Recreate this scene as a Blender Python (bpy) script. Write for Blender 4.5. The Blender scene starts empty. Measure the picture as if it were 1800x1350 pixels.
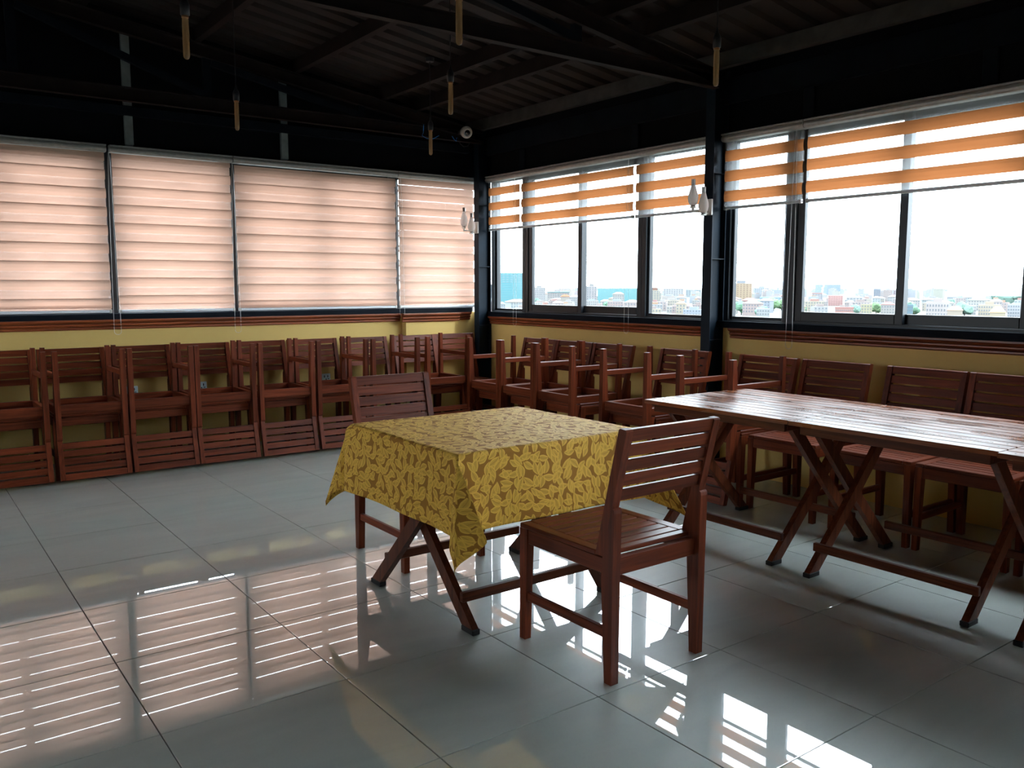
import bpy, bmesh, math, random
from mathutils import Vector, Matrix
random.seed(7)
D = bpy.data; SC = bpy.context.scene; COL = SC.collection

# ------------------------------------------------------------------ camera, sky, exposure
CX, CY, CZ = -0.5817, -3.1311, 1.3186
YAW, PITCH, FPX = 0.63845, 0.11417, 1490.72
cam_data = D.cameras.new('camera'); cam = D.objects.new('camera', cam_data); COL.objects.link(cam)
cam_data.sensor_width = 36.0; cam_data.lens = FPX / 1800 * 36.0
cam_data.clip_start = 0.05; cam_data.clip_end = 20000
fw = Vector((math.sin(YAW)*math.cos(PITCH), math.cos(YAW)*math.cos(PITCH), -math.sin(PITCH)))
rt = Vector((math.cos(YAW), -math.sin(YAW), 0)); up = rt.cross(fw)
cam.matrix_world = Matrix(((rt.x, up.x, -fw.x, CX), (rt.y, up.y, -fw.y, CY), (rt.z, up.z, -fw.z, CZ), (0, 0, 0, 1)))
SC.camera = cam
world = D.worlds.new('overcast'); SC.world = world; world.use_nodes = True
bg = world.node_tree.nodes['Background']
bg.inputs['Color'].default_value = (0.80, 0.91, 1.0, 1); bg.inputs['Strength'].default_value = 20.0
SC.view_settings.view_transform = 'Standard'; SC.view_settings.look = 'None'
SC.view_settings.exposure = 0.0; SC.view_settings.gamma = 1.0; SC.view_settings.use_curve_mapping = False
SC.cycles.max_bounces = 8; SC.cycles.diffuse_bounces = 4; SC.cycles.glossy_bounces = 4
SC.cycles.transmission_bounces = 6; SC.cycles.transparent_max_bounces = 24
SC.cycles.caustics_reflective = False; SC.cycles.caustics_refractive = False
SC.cycles.sample_clamp_indirect = 6.0

# ------------------------------------------------------------------ materials
def nt(name):
    m = D.materials.new(name); m.use_nodes = True
    t = m.node_tree; b = t.nodes['Principled BSDF']
    return m, t, b
def col4(c): return (c[0], c[1], c[2], 1)
def plain(name, c, rough=0.5, spec=0.5, metal=0.0, var=0.0, scale=20, bump=0.0):
    m, t, b = nt(name)
    b.inputs['Base Color'].default_value = col4(c); b.inputs['Roughness'].default_value = rough
    b.inputs['Specular IOR Level'].default_value = spec; b.inputs['Metallic'].default_value = metal
    if var or bump:
        tc = t.nodes.new('ShaderNodeTexCoord'); n = t.nodes.new('ShaderNodeTexNoise')
        n.inputs['Scale'].default_value = scale; n.inputs['Detail'].default_value = 5
        t.links.new(tc.outputs['Object'], n.inputs['Vector'])
        if var:
            r = t.nodes.new('ShaderNodeValToRGB')
            r.color_ramp.elements[0].position = .3; r.color_ramp.elements[1].position = .7
            r.color_ramp.elements[0].color = col4([x*(1-var) for x in c]); r.color_ramp.elements[1].color = col4([min(1, x*(1+var)) for x in c])
            t.links.new(n.outputs['Fac'], r.inputs['Fac']); t.links.new(r.outputs['Color'], b.inputs['Base Color'])
        if bump:
            bp = t.nodes.new('ShaderNodeBump'); bp.inputs['Strength'].default_value = bump; bp.inputs['Distance'].default_value = .01
            t.links.new(n.outputs['Fac'], bp.inputs['Height']); t.links.new(bp.outputs['Normal'], b.inputs['Normal'])
    return m
def wood(name, axis, dark, light, rough=.35, spec=.5, coat=0.0, rvar=0.0):
    m, t, b = nt(name)
    tc = t.nodes.new('ShaderNodeTexCoord'); mp = t.nodes.new('ShaderNodeMapping'); oi = t.nodes.new('ShaderNodeObjectInfo')
    s = [55, 55, 55]; s[axis] = 3.0
    mp.inputs['Scale'].default_value = s
    mv = t.nodes.new('ShaderNodeVectorMath'); mv.operation = 'SCALE'; mv.inputs['Scale'].default_value = 37.0
    cmb = t.nodes.new('ShaderNodeCombineXYZ')
    for i in range(3): t.links.new(oi.outputs['Random'], cmb.inputs[i])
    t.links.new(cmb.outputs[0], mv.inputs[0])
    t.links.new(mv.outputs[0], mp.inputs['Location']); t.links.new(tc.outputs['Object'], mp.inputs['Vector'])
    n = t.nodes.new('ShaderNodeTexNoise'); n.inputs['Scale'].default_value = 1; n.inputs['Detail'].default_value = 6; n.inputs['Distortion'].default_value = .6
    t.links.new(mp.outputs[0], n.inputs['Vector'])
    r = t.nodes.new('ShaderNodeValToRGB'); r.color_ramp.elements[0].position = .3; r.color_ramp.elements[1].position = .72
    r.color_ramp.elements[0].color = col4(dark); r.color_ramp.elements[1].color = col4(light)
    t.links.new(n.outputs['Fac'], r.inputs['Fac'])
    hv = t.nodes.new('ShaderNodeHueSaturation')
    mr = t.nodes.new('ShaderNodeMapRange'); mr.inputs['To Min'].default_value = .75; mr.inputs['To Max'].default_value = 1.25
    t.links.new(oi.outputs['Random'], mr.inputs['Value']); t.links.new(mr.outputs[0], hv.inputs['Value'])
    t.links.new(r.outputs['Color'], hv.inputs['Color']); t.links.new(hv.outputs['Color'], b.inputs['Base Color'])
    b.inputs['Roughness'].default_value = rough; b.inputs['Specular IOR Level'].default_value = spec
    b.inputs['Coat Weight'].default_value = coat; b.inputs['Coat Roughness'].default_value = .12
    if rvar:
        n2 = t.nodes.new('ShaderNodeTexNoise'); n2.inputs['Scale'].default_value = 3.2; n2.inputs['Detail'].default_value = 6
        mp2 = t.nodes.new('ShaderNodeMapping'); s2 = [2.2, 2.2, 2.2]; s2[axis] = .8; mp2.inputs['Scale'].default_value = s2
        g = t.nodes.new('ShaderNodeNewGeometry'); t.links.new(g.outputs['Position'], mp2.inputs['Vector']); t.links.new(mp2.outputs[0], n2.inputs['Vector'])
        r2 = t.nodes.new('ShaderNodeMapRange'); r2.inputs['From Min'].default_value = .42; r2.inputs['From Max'].default_value = .62
        r2.inputs['To Min'].default_value = rough; r2.inputs['To Max'].default_value = rough + rvar
        t.links.new(n2.outputs['Fac'], r2.inputs['Value']); t.links.new(r2.outputs[0], b.inputs['Roughness'])
    bp = t.nodes.new('ShaderNodeBump'); bp.inputs['Strength'].default_value = .06; bp.inputs['Distance'].default_value = .004
    t.links.new(n.outputs['Fac'], bp.inputs['Height']); t.links.new(bp.outputs['Normal'], b.inputs['Normal'])
    return m
WD, WL = (.072, .014, .006), (.175, .037, .014)
W = [wood('chair_wood_%s' % 'xyz'[i], i, WD, WL, .36, .12) for i in range(3)]
TWD, TWL = (.05, .012, .006), (.125, .034, .014)
TW = [wood('table_wood_%s' % 'xyz'[i], i, TWD, TWL, .36, .12) for i in range(3)]
TT = wood('varnished_table_top', 1, (.08, .020, .007), (.23, .066, .021), .24, .20, .06, .22)
MOULD = [wood('stained_moulding_%s' % 'xy'[i], i, (.11, .024, .008), (.30, .075, .024), .32, .35) for i in range(2)]
STEEL = plain('blue_black_steel_paint', (.006, .008, .012), .7, .06, var=.25, scale=6)
COLUMN = plain('blue_black_column_paint', (.004, .010, .018), .5, .12, var=.25, scale=5)
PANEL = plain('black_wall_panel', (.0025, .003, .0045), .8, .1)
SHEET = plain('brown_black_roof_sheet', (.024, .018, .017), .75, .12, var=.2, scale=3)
PURLIN = plain('dull_red_black_purlin', (.020, .014, .013), .7, .06, var=.2, scale=8)
EAVE = plain('grey_black_eave_channel', (.055, .052, .05), .6, .15, var=.25, scale=9)
GALV = plain('grey_galvanised_post', (.20, .23, .23), .5, .4, var=.2, scale=12)
FRAME = plain('black_window_aluminium', (.007, .010, .014), .4, .35)
RUBBER = plain('black_rubber', (.010, .010, .011), .6, .3)
PAINT = plain('mustard_wall_paint', (.60, .41, .13), .75, .3, var=.06, scale=2.0, bump=.03)
REARP = plain('rear_wall_paint', (.20, .16, .10), .8, .2)
HEAD = plain('brushed_grey_headrail', (.42, .42, .40), .4, .5, metal=.3, var=.12, scale=30)
RAIL = plain('silver_bottom_rail', (.66, .70, .74), .3, .5)
BEADS = plain('pale_plastic_beads', (.75, .75, .72), .4, .5)
WHITE = plain('white_lamp_enamel', (.78, .76, .72), .35, .5)
STEELTOP = plain('brushed_lamp_cap', (.30, .28, .26), .3, .5, metal=.8)
BLACKP = plain('black_plastic', (.010, .010, .012), .45, .4)
SOCK = plain('white_socket_plastic', (.55, .66, .70), .35, .5)
LENS = plain('camera_lens_glass', (.004, .004, .005), .1, .6)
GROUT = plain('dark_grout', (.035, .035, .032), .8, .2)
BLUEW = plain('blue_cable', (.03, .22, .65), .4, .4)
CONC = plain('grey_concrete', (.16, .16, .16), .8, .2)

def fabric(name, trans, diff, transp=0.0, weave=0.10):
    m = D.materials.new(name); m.use_nodes = True; t = m.node_tree; t.nodes.clear()
    out = t.nodes.new('ShaderNodeOutputMaterial')
    tr = t.nodes.new('ShaderNodeBsdfTranslucent'); df = t.nodes.new('ShaderNodeBsdfDiffuse')
    tc = t.nodes.new('ShaderNodeTexCoord'); n = t.nodes.new('ShaderNodeTexNoise'); n.inputs['Scale'].default_value = 5; n.inputs['Detail'].default_value = 3
    mp = t.nodes.new('ShaderNodeMapping'); mp.inputs['Scale'].default_value = (1, 1, 5); mp.inputs['Rotation'].default_value = (.35, .35, 0)
    t.links.new(tc.outputs['Object'], mp.inputs['Vector']); t.links.new(mp.outputs[0], n.inputs['Vector'])
    mr = t.nodes.new('ShaderNodeMapRange'); mr.inputs['From Min'].default_value = .3; mr.inputs['From Max'].default_value = .7
    mr.inputs['To Min'].default_value = 1-weave; mr.inputs['To Max'].default_value = 1+weave
    t.links.new(n.outputs['Fac'], mr.inputs['Value'])
    vm = t.nodes.new('ShaderNodeVectorMath'); vm.operation = 'SCALE'; vm.inputs[0].default_value = trans
    t.links.new(mr.outputs[0], vm.inputs['Scale']); t.links.new(vm.outputs[0], tr.inputs['Color'])
    df.inputs['Color'].default_value = col4(diff)
    a = t.nodes.new('ShaderNodeAddShader'); t.links.new(tr.outputs[0], a.inputs[0]); t.links.new(df.outputs[0], a.inputs[1])
    last = a
    if transp:
        tp = t.nodes.new('ShaderNodeBsdfTransparent'); mx = t.nodes.new('ShaderNodeMixShader'); mx.inputs[0].default_value = transp
        t.links.new(a.outputs[0], mx.inputs[1]); t.links.new(tp.outputs[0], mx.inputs[2]); last = mx
    t.links.new(last.outputs[0], out.inputs['Surface'])
    return m
FAB_L = fabric('peach_blind_fabric', (.132, .073, .052), (.34, .25, .20))
FAB_LR = fabric('peach_blind_fabric_rear', (.178, .101, .074), (.34, .25, .20))
FAB_R = fabric('orange_blind_fabric', (.100, .034, .0115), (.34, .17, .07))
SHEER = fabric('sheer_blind_net', (.20, .20, .20), (.20, .20, .20), .66, .05)

def glass_mix(name, tint, refl, rough=.0, diff=None, dmix=0):
    m = D.materials.new(name); m.use_nodes = True; t = m.node_tree; t.nodes.clear()
    out = t.nodes.new('ShaderNodeOutputMaterial'); tp = t.nodes.new('ShaderNodeBsdfTransparent'); tp.inputs['Color'].default_value = col4(tint)
    gl = t.nodes.new('ShaderNodeBsdfGlossy'); gl.inputs['Roughness'].default_value = rough
    lw = t.nodes.new('ShaderNodeLayerWeight'); lw.inputs['Blend'].default_value = .5
    pw = t.nodes.new('ShaderNodeMath'); pw.operation = 'POWER'; pw.inputs[1].default_value = 5; t.links.new(lw.outputs['Facing'], pw.inputs[0])
    f0 = ((refl-1)/(refl+1))**2*2
    ma = t.nodes.new('ShaderNodeMath'); ma.operation = 'MULTIPLY_ADD'; ma.inputs[1].default_value = .9; ma.inputs[2].default_value = f0; t.links.new(pw.outputs[0], ma.inputs[0])
    mx = t.nodes.new('ShaderNodeMixShader'); t.links.new(ma.outputs[0], mx.inputs[0])
    t.links.new(tp.outputs[0], mx.inputs[1]); t.links.new(gl.outputs[0], mx.inputs[2]); last = mx
    if diff:
        d = t.nodes.new('ShaderNodeBsdfTranslucent'); d.inputs['Color'].default_value = col4(diff)
        d2 = t.nodes.new('ShaderNodeBsdfDiffuse'); d2.inputs['Color'].default_value = col4(diff)
        ad = t.nodes.new('ShaderNodeAddShader'); t.links.new(d.outputs[0], ad.inputs[0]); t.links.new(d2.outputs[0], ad.inputs[1])
        m2 = t.nodes.new('ShaderNodeMixShader'); m2.inputs[0].default_value = dmix
        t.links.new(last.outputs[0], m2.inputs[1]); t.links.new(ad.outputs[0], m2.inputs[2]); last = m2
    t.links.new(last.outputs[0], out.inputs['Surface'])
    return m
PANE = glass_mix('window_glass', (.93, .96, .96), 1.4)
BULB = glass_mix('dusty_amber_bulb_glass', (.80, .68, .50), 1.45, .03, (.42, .31, .19), .27)
FROST = fabric('frosted_lamp_glass', (.50, .48, .47), (.5, .48, .46), 0, .03)

def tile_mat():
    m, t, b = nt('polished_grey_tile')
    oi = t.nodes.new('ShaderNodeObjectInfo'); g = t.nodes.new('ShaderNodeNewGeometry')
    n = t.nodes.new('ShaderNodeTexNoise'); n.inputs['Scale'].default_value = 1.3; n.inputs['Detail'].default_value = 8; n.inputs['Distortion'].default_value = 1.2
    mp = t.nodes.new('ShaderNodeMapping'); mp.inputs['Scale'].default_value = (1.2, 4.0, 1)
    t.links.new(g.outputs['Position'], mp.inputs['Vector']); t.links.new(mp.outputs[0], n.inputs['Vector'])
    r = t.nodes.new('ShaderNodeValToRGB'); r.color_ramp.elements[0].position = .3; r.color_ramp.elements[1].position = .75
    r.color_ramp.elements[0].color = (.36, .40, .365, 1); r.color_ramp.elements[1].color = (.43, .46, .42, 1)
    t.links.new(n.outputs['Fac'], r.inputs['Fac']); t.links.new(r.outputs['Color'], b.inputs['Base Color'])
    b.inputs['Roughness'].default_value = .40; b.inputs['IOR'].default_value = 1.55
    b.inputs['Coat Weight'].default_value = 1.0; b.inputs['Coat Roughness'].default_value = .012; b.inputs['Coat IOR'].default_value = 2.6
    return m
TILE = tile_mat()

def cloth_mat():
    m, t, b = nt('gold_leaf_damask')
    uv = t.nodes.new('ShaderNodeUVMap'); uv.uv_map = 'UVMap'
    def mth(op, x, y=None):
        n = t.nodes.new('ShaderNodeMath'); n.operation = op
        for i, q in enumerate((x, y)):
            if q is None: continue
            if isinstance(q, (int, float)): n.inputs[i].default_value = q
            else: t.links.new(q, n.inputs[i])
        return n.outputs[0]
    def leaves(rot, off, sc):
        # one pointed leaf per cell, turned at random, with a pale rim and a midrib
        mp = t.nodes.new('ShaderNodeMapping'); mp.inputs['Location'].default_value = (off, off*1.7, 0)
        mp.inputs['Scale'].default_value = (sc, sc, 1)
        t.links.new(uv.outputs[0], mp.inputs['Vector'])
        v = t.nodes.new('ShaderNodeTexVoronoi'); v.voronoi_dimensions = '2D'; v.inputs['Scale'].default_value = 1; v.inputs['Randomness'].default_value = .6
        t.links.new(mp.outputs[0], v.inputs['Vector'])
        sb = t.nodes.new('ShaderNodeVectorMath'); sb.operation = 'SUBTRACT'
        t.links.new(mp.outputs[0], sb.inputs[0]); t.links.new(v.outputs['Position'], sb.inputs[1])
        ro = t.nodes.new('ShaderNodeVectorRotate'); ro.rotation_type = 'Z_AXIS'; t.links.new(sb.outputs[0], ro.inputs['Vector'])
        sp = t.nodes.new('ShaderNodeSeparateColor'); t.links.new(v.outputs['Color'], sp.inputs[0])
        t.links.new(mth('MULTIPLY_ADD', sp.outputs[0], 5.0), ro.inputs['Angle'])
        xy = t.nodes.new('ShaderNodeSeparateXYZ'); t.links.new(ro.outputs[0], xy.inputs[0])
        x2 = mth('POWER', mth('ABSOLUTE', mth('DIVIDE', xy.outputs[0], .68)), 1.7)
        edge = mth('MULTIPLY', mth('SUBTRACT', 1.0, x2), .30)
        ay = mth('ABSOLUTE', mth('ADD', xy.outputs[1], mth('MULTIPLY', xy.outputs[0], mth('MULTIPLY', xy.outputs[0], .25))))
        d = mth('SUBTRACT', edge, ay)
        mr = t.nodes.new('ShaderNodeMapRange'); mr.inputs['From Min'].default_value = -.01; mr.inputs['From Max'].default_value = .03
        t.links.new(d, mr.inputs['Value'])
        body = t.nodes.new('ShaderNodeMapRange'); body.inputs['From Min'].default_value = .03; body.inputs['From Max'].default_value = .16
        body.inputs['To Min'].default_value = 1.0; body.inputs['To Max'].default_value = .62; t.links.new(d, body.inputs['Value'])
        rib = t.nodes.new('ShaderNodeMapRange'); rib.inputs['From Min'].default_value = .0; rib.inputs['From Max'].default_value = .045
        rib.inputs['To Min'].default_value = .45; t.links.new(ay, rib.inputs['Value'])
        o = mth('MULTIPLY', mth('MULTIPLY', mr.outputs[0], body.outputs[0]), rib.outputs[0])
        class R: outputs = [o]
        return R
    a = leaves(.65, 0, 22); c = leaves(-.75, 3.37, 20)
    mx = t.nodes.new('ShaderNodeMath'); mx.operation = 'MAXIMUM'
    t.links.new(a.outputs[0], mx.inputs[0]); t.links.new(c.outputs[0], mx.inputs[1])
    # fine diagonal weave in the ground between the leaves
    wv = t.nodes.new('ShaderNodeTexWave'); wv.inputs['Scale'].default_value = 130; wv.bands_direction = 'DIAGONAL'
    t.links.new(uv.outputs[0], wv.inputs['Vector'])
    r = t.nodes.new('ShaderNodeMix'); r.data_type = 'RGBA'
    r.inputs[6].default_value = (.40, .18, .027, 1); r.inputs[7].default_value = (.95, .56, .085, 1)
    t.links.new(mx.outputs[0], r.inputs[0])
    w2 = t.nodes.new('ShaderNodeMix'); w2.data_type = 'RGBA'; w2.blend_type = 'MULTIPLY'; w2.inputs[0].default_value = .35
    t.links.new(r.outputs[2], w2.inputs[6]); t.links.new(wv.outputs['Color'], w2.inputs[7])
    t.links.new(w2.outputs[2], b.inputs['Base Color'])
    rr = t.nodes.new('ShaderNodeMapRange'); rr.inputs['To Min'].default_value = .8; rr.inputs['To Max'].default_value = .6
    t.links.new(mx.outputs[0], rr.inputs['Value']); t.links.new(rr.outputs[0], b.inputs['Roughness'])
    b.inputs['Specular IOR Level'].default_value = .15
    bp = t.nodes.new('ShaderNodeBump'); bp.inputs['Strength'].default_value = .35; bp.inputs['Distance'].default_value = .002
    t.links.new(mx.outputs[0], bp.inputs['Height']); t.links.new(bp.outputs['Normal'], b.inputs['Normal'])
    return m
CLOTH = cloth_mat()

# ------------------------------------------------------------------ mesh helpers
class MB:
    def __init__(s): s.v = []; s.f = []; s.uv = None
    def add(s, vs, fs):
        o = len(s.v); s.v += [tuple(q) for q in vs]; s.f += [tuple(i+o for i in q) for q in fs]; return s
    def box(s, x0, x1, y0, y1, z0, z1, b=0.0):
        if b <= 0:
            vs = [(x, y, z) for z in (z0, z1) for y in (y0, y1) for x in (x0, x1)]
            return s.add(vs, [(0, 2, 3, 1), (4, 5, 7, 6), (0, 1, 5, 4), (2, 6, 7, 3), (0, 4, 6, 2), (1, 3, 7, 5)])
        b = min(b, (x1-x0)*.45, (y1-y0)*.45, (z1-z0)*.45)
        X, Y, Z = (x0, x1), (y0, y1), (z0, z1); vs = []; idx = {}
        for i in (0, 1):
            for j in (0, 1):
                for k in (0, 1):
                    for a in range(3):
                        q = [X[i], Y[j], Z[k]]
                        sg = [b if i == 0 else -b, b if j == 0 else -b, b if k == 0 else -b]
                        for c in range(3):
                            if c != a: q[c] += sg[c]
                        idx[(i, j, k, a)] = len(vs); vs.append(q)
        fs = []
        for a in range(3):
            c1, c2 = [c for c in range(3) if c != a]
            for e in (0, 1):
                q = []
                for (p, r) in ((0, 0), (1, 0), (1, 1), (0, 1)):
                    k = [0, 0, 0]; k[a] = e; k[c1] = p; k[c2] = r; q.append(idx[(k[0], k[1], k[2], a)])
                fs.append(q)
            # edges parallel to axis a
            for p in (0, 1):
                for r in (0, 1):
                    k0 = [0, 0, 0]; k0[c1] = p; k0[c2] = r; k1 = list(k0); k1[a] = 1
                    fs.append([idx[(*k0, c1)], idx[(*k1, c1)], idx[(*k1, c2)], idx[(*k0, c2)]])
        for i in (0, 1):
            for j in (0, 1):
                for k in (0, 1): fs.append([idx[(i, j, k, a)] for a in range(3)])
        return s.add(vs, fs)
    def prism(s, poly, axis, a0, a1):
        # poly: 2D points in the two other axes (cyclic order), extruded along axis
        n = len(poly); vs = []
        for a in (a0, a1):
            for (u, w) in poly:
                q = [0, 0, 0]; o = [c for c in range(3) if c != axis]; q[axis] = a; q[o[0]] = u; q[o[1]] = w; vs.append(q)
        fs = [tuple(range(n))[::-1], tuple(range(n, 2*n))] + [(i, (i+1) % n, n+(i+1) % n, n+i) for i in range(n)]
        return s.add(vs, fs)
    def bar(s, p0, p1, w, h, upv=(0, 0, 1)):
        p0, p1 = Vector(p0), Vector(p1); d = (p1-p0).normalized(); u = Vector(upv)
        sd = d.cross(u).normalized(); u = sd.cross(d).normalized(); vs = []
        for p in (p0, p1):
            for (a, c) in ((-1, -1), (1, -1), (1, 1), (-1, 1)): vs.append(p + sd*a*w/2 + u*c*h/2)
        return s.add(vs, [(3, 2, 1, 0), (4, 5, 6, 7), (0, 1, 5, 4), (1, 2, 6, 5), (2, 3, 7, 6), (3, 0, 4, 7)])
    def tube(s, pts, r, n=8, caps=True):
        pts = [Vector(p) for p in pts]; rings = []; vs = []
        for i, p in enumerate(pts):
            d = (pts[min(i+1, len(pts)-1)]-pts[max(i-1, 0)]).normalized()
            a = d.cross(Vector((0, 0, 1)) if abs(d.z) < .9 else Vector((1, 0, 0))).normalized(); c = d.cross(a)
            rr = r[i] if isinstance(r, (list, tuple)) else r
            for k in range(n):
                t = 2*math.pi*k/n; vs.append(p + a*math.cos(t)*rr + c*math.sin(t)*rr)
        fs = []
        for i in range(len(pts)-1):
            for k in range(n): fs.append((i*n+k, i*n+(k+1) % n, (i+1)*n+(k+1) % n, (i+1)*n+k))
        if caps: fs += [tuple(range(n))[::-1], tuple((len(pts)-1)*n+k for k in range(n))]
        return s.add(vs, fs)
    def lathe(s, prof, c, n=20):
        # prof: (radius, z)
        vs = []; fs = []
        for (r, z) in prof:
            for k in range(n):
                t = 2*math.pi*k/n; vs.append((c[0]+r*math.cos(t), c[1]+r*math.sin(t), c[2]+z))
        for i in range(len(prof)-1):
            for k in range(n): fs.append((i*n+k, i*n+(k+1) % n, (i+1)*n+(k+1) % n, (i+1)*n+k))
        fs += [tuple(range(n))[::-1], tuple((len(prof)-1)*n+k for k in range(n))]
        return s.add(vs, fs)
    def build(s, name, mat, parent=None, smooth=False, fix=True):
        me = D.meshes.new(name); me.from_pydata(s.v, [], s.f)
        if fix:
            bm = bmesh.new(); bm.from_mesh(me); bmesh.ops.recalc_face_normals(bm, faces=bm.faces); bm.to_mesh(me); bm.free()
        me.materials.append(mat)
        if smooth:
            for q in me.polygons: q.use_smooth = True
        o = D.objects.new(name, me); COL.objects.link(o)
        if parent is not None: o.parent = parent
        return o
def empty(name, loc=(0, 0, 0), rz=0.0):
    o = D.objects.new(name, None); COL.objects.link(o); o.location = loc; o.rotation_euler = (0, 0, rz); o.empty_display_size = .1
    return o
def tag(o, label=None, cat=None, group=None, kind=None):
    if label: o['label'] = label
    if cat: o['category'] = cat
    if group: o['group'] = group
    if kind: o['kind'] = kind
    return o
def copy_tree(o, parent=None):
    c = o.copy(); COL.objects.link(c)
    if parent is not None: c.parent = parent
    for ch in KIDS.get(o.name, []): 
        copy_tree(ch, c)
    return c
KIDS = {}
def note_kids():
    KIDS.clear()
    for o in D.objects:
        if o.parent is not None: KIDS.setdefault(o.parent.name, []).append(o)
def struct(o, label=None): return tag(o, label, None, None, 'structure')

# ------------------------------------------------------------------ room shell
WX, WY = 4.25, 3.92           # right wall and blinds wall, inner faces of the dado
XM, YM = -4.2, -6.0           # far ends of the room behind the camera
def roof_z(x): return 3.49 - .146*x
TS = .6
floor = MB().box(XM-.2, WX+.2, YM-.2, WY+.2, -.12, -.006).build('floor', GROUT)
struct(floor, 'floor of large polished grey tiles with dark joints')
g = .0016
tile_me = MB().box(-.3+g, .3-g, -.3+g, .3-g, -.011, 0, .0012).build('tile', TILE, floor)
tile_mesh = tile_me.data; D.objects.remove(tile_me)
i0, i1 = math.floor(XM/TS), math.ceil(WX/TS); j0, j1 = math.floor(YM/TS), math.ceil(WY/TS)
for i in range(i0, i1):
    for j in range(j0, j1):
        x0, x1 = max(i*TS, XM), min((i+1)*TS, WX+.02); y0, y1 = max(j*TS, YM), min((j+1)*TS, WY+.02)
        if x1-x0 < .02 or y1-y0 < .02: continue
        o = D.objects.new('tile', tile_mesh); COL.objects.link(o); o.parent = floor
        o.location = ((x0+x1)/2, (y0+y1)/2, 0); o.scale = ((x1-x0)/TS, (y1-y0)/TS, 1)
        o.rotation_euler = (random.gauss(0, .0004), random.gauss(0, .0004), 0)

# blinds wall (plane y = WY): dado, upper panel
LT0, LT1 = .995, 1.07         # moulding, blinds wall
RT0, RT1 = .957, 1.03         # moulding, window wall
wl = MB().box(XM, WX+.18, WY, WY+.18, 0, LT1).build('wall_left', PAINT); struct(wl, 'mustard dado wall under the closed blinds')
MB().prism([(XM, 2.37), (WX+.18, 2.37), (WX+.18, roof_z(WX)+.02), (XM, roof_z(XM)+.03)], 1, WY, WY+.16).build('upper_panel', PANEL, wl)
pil = MB().box(3.36, 3.90, WY-.075, WY, 0, LT1-.004).build('pilaster', PAINT, wl)
wr = MB().box(WX, WX+.18, YM, WY, 0, RT1).build('wall_right', PAINT); struct(wr, 'mustard dado wall under the open windows')
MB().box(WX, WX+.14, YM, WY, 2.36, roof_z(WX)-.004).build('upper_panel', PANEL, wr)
m = MB(); m.box(XM, WX+.2, YM-.15, YM, 0, .95); m.box(XM, WX+.2, YM-.15, YM, 2.37, roof_z(XM)); m.box(-2.7, WX+.2, YM-.15, YM, .95, 2.37); m.box(XM, -3.7, YM-.15, YM, .95, 2.37)  # unseen opening, added and sized to light the camera-facing sides
wb = m.build('wall_back', REARP); struct(wb, 'back wall with an opening added for light behind the camera')
m = MB(); m.box(XM-.15, XM, YM, WY, 0, .95); m.box(XM-.15, XM, YM, WY, 2.37, roof_z(XM)); m.box(XM-.15, XM, YM, 2.3, .95, 2.37); m.box(XM-.15, XM, 3.6, WY, .95, 2.37)  # unseen opening added near the blinds wall to brighten the left floor
wf = m.build('wall_far_side', REARP); struct(wf, 'side wall with an opening added for light beyond the left picture edge')
# steel rails on the upper panels
MB().box(WX-.035, WX, YM, WY, 2.575, 2.745, .006).build('steel_rail', STEEL, wr)
for y in (3.2, 1.75, .2, -.9, -1.5): MB().box(WX-.02, WX, y-.04, y+.04, 2.39, 2.575, .004).build('steel_post', STEEL, wr)
MB().box(XM, WX-.16, WY-.06, WY, 2.60, 2.67, .004).build('steel_rail', STEEL, wl)
for x in (-1.45, -.2, 1.02, 2.245):
    MB().box(x-.03, x+.03, WY-.035, WY-.001, 2.385, roof_z(x)-.14, .003).build('stud', GALV, wl)['label'] = 'pale galvanised stud'

# mouldings: profile (depth from wall, z)
def moulding(name, axis, a0, a1, face, z0, z1, sgn=-1):
    h = z1-z0
    prof = [(0, 0), (.012, 0), (.018, .10), (.018, .22), (.010, .27), (.022, .36), (.028, .46), (.028, .55), (.018, .60), (.032, .70), (.042, .80), (.045, .86), (.045, 1.0), (0, 1.0)]
    m = MB(); m.prism([(face+sgn*d, z0+t*h) for d, t in prof], axis, a0, a1)
    return m
struct(moulding('trim_1', 0, XM, 3.33, WY, LT0, LT1).build('trim_1', MOULD[0]), 'red-brown stained dado moulding under the closed blinds')
t2 = moulding('t', 0, 3.315, 3.945, WY-.075, LT0-.006, LT1)
struct(t2.build('trim_2', MOULD[0]), 'moulding wrapped around the pilaster beside the corner column')
struct(moulding('t', 0, 3.945, 4.12, WY, LT0, LT1).build('trim_3', MOULD[0]), 'short moulding between pilaster and corner column')
struct(moulding('t', 1, .93, 3.72, WX, RT0, RT1).build('trim_4', MOULD[1]), 'moulding under the windows from corner column to middle column')
struct(moulding('t', 1, -1.96, .77, WX, RT0, RT1).build('trim_5', MOULD[1]), 'moulding under the windows beside the long tables')
struct(moulding('t', 1, YM, -2.12, WX, RT0, RT1).build('trim_6', MOULD[1]))

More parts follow.
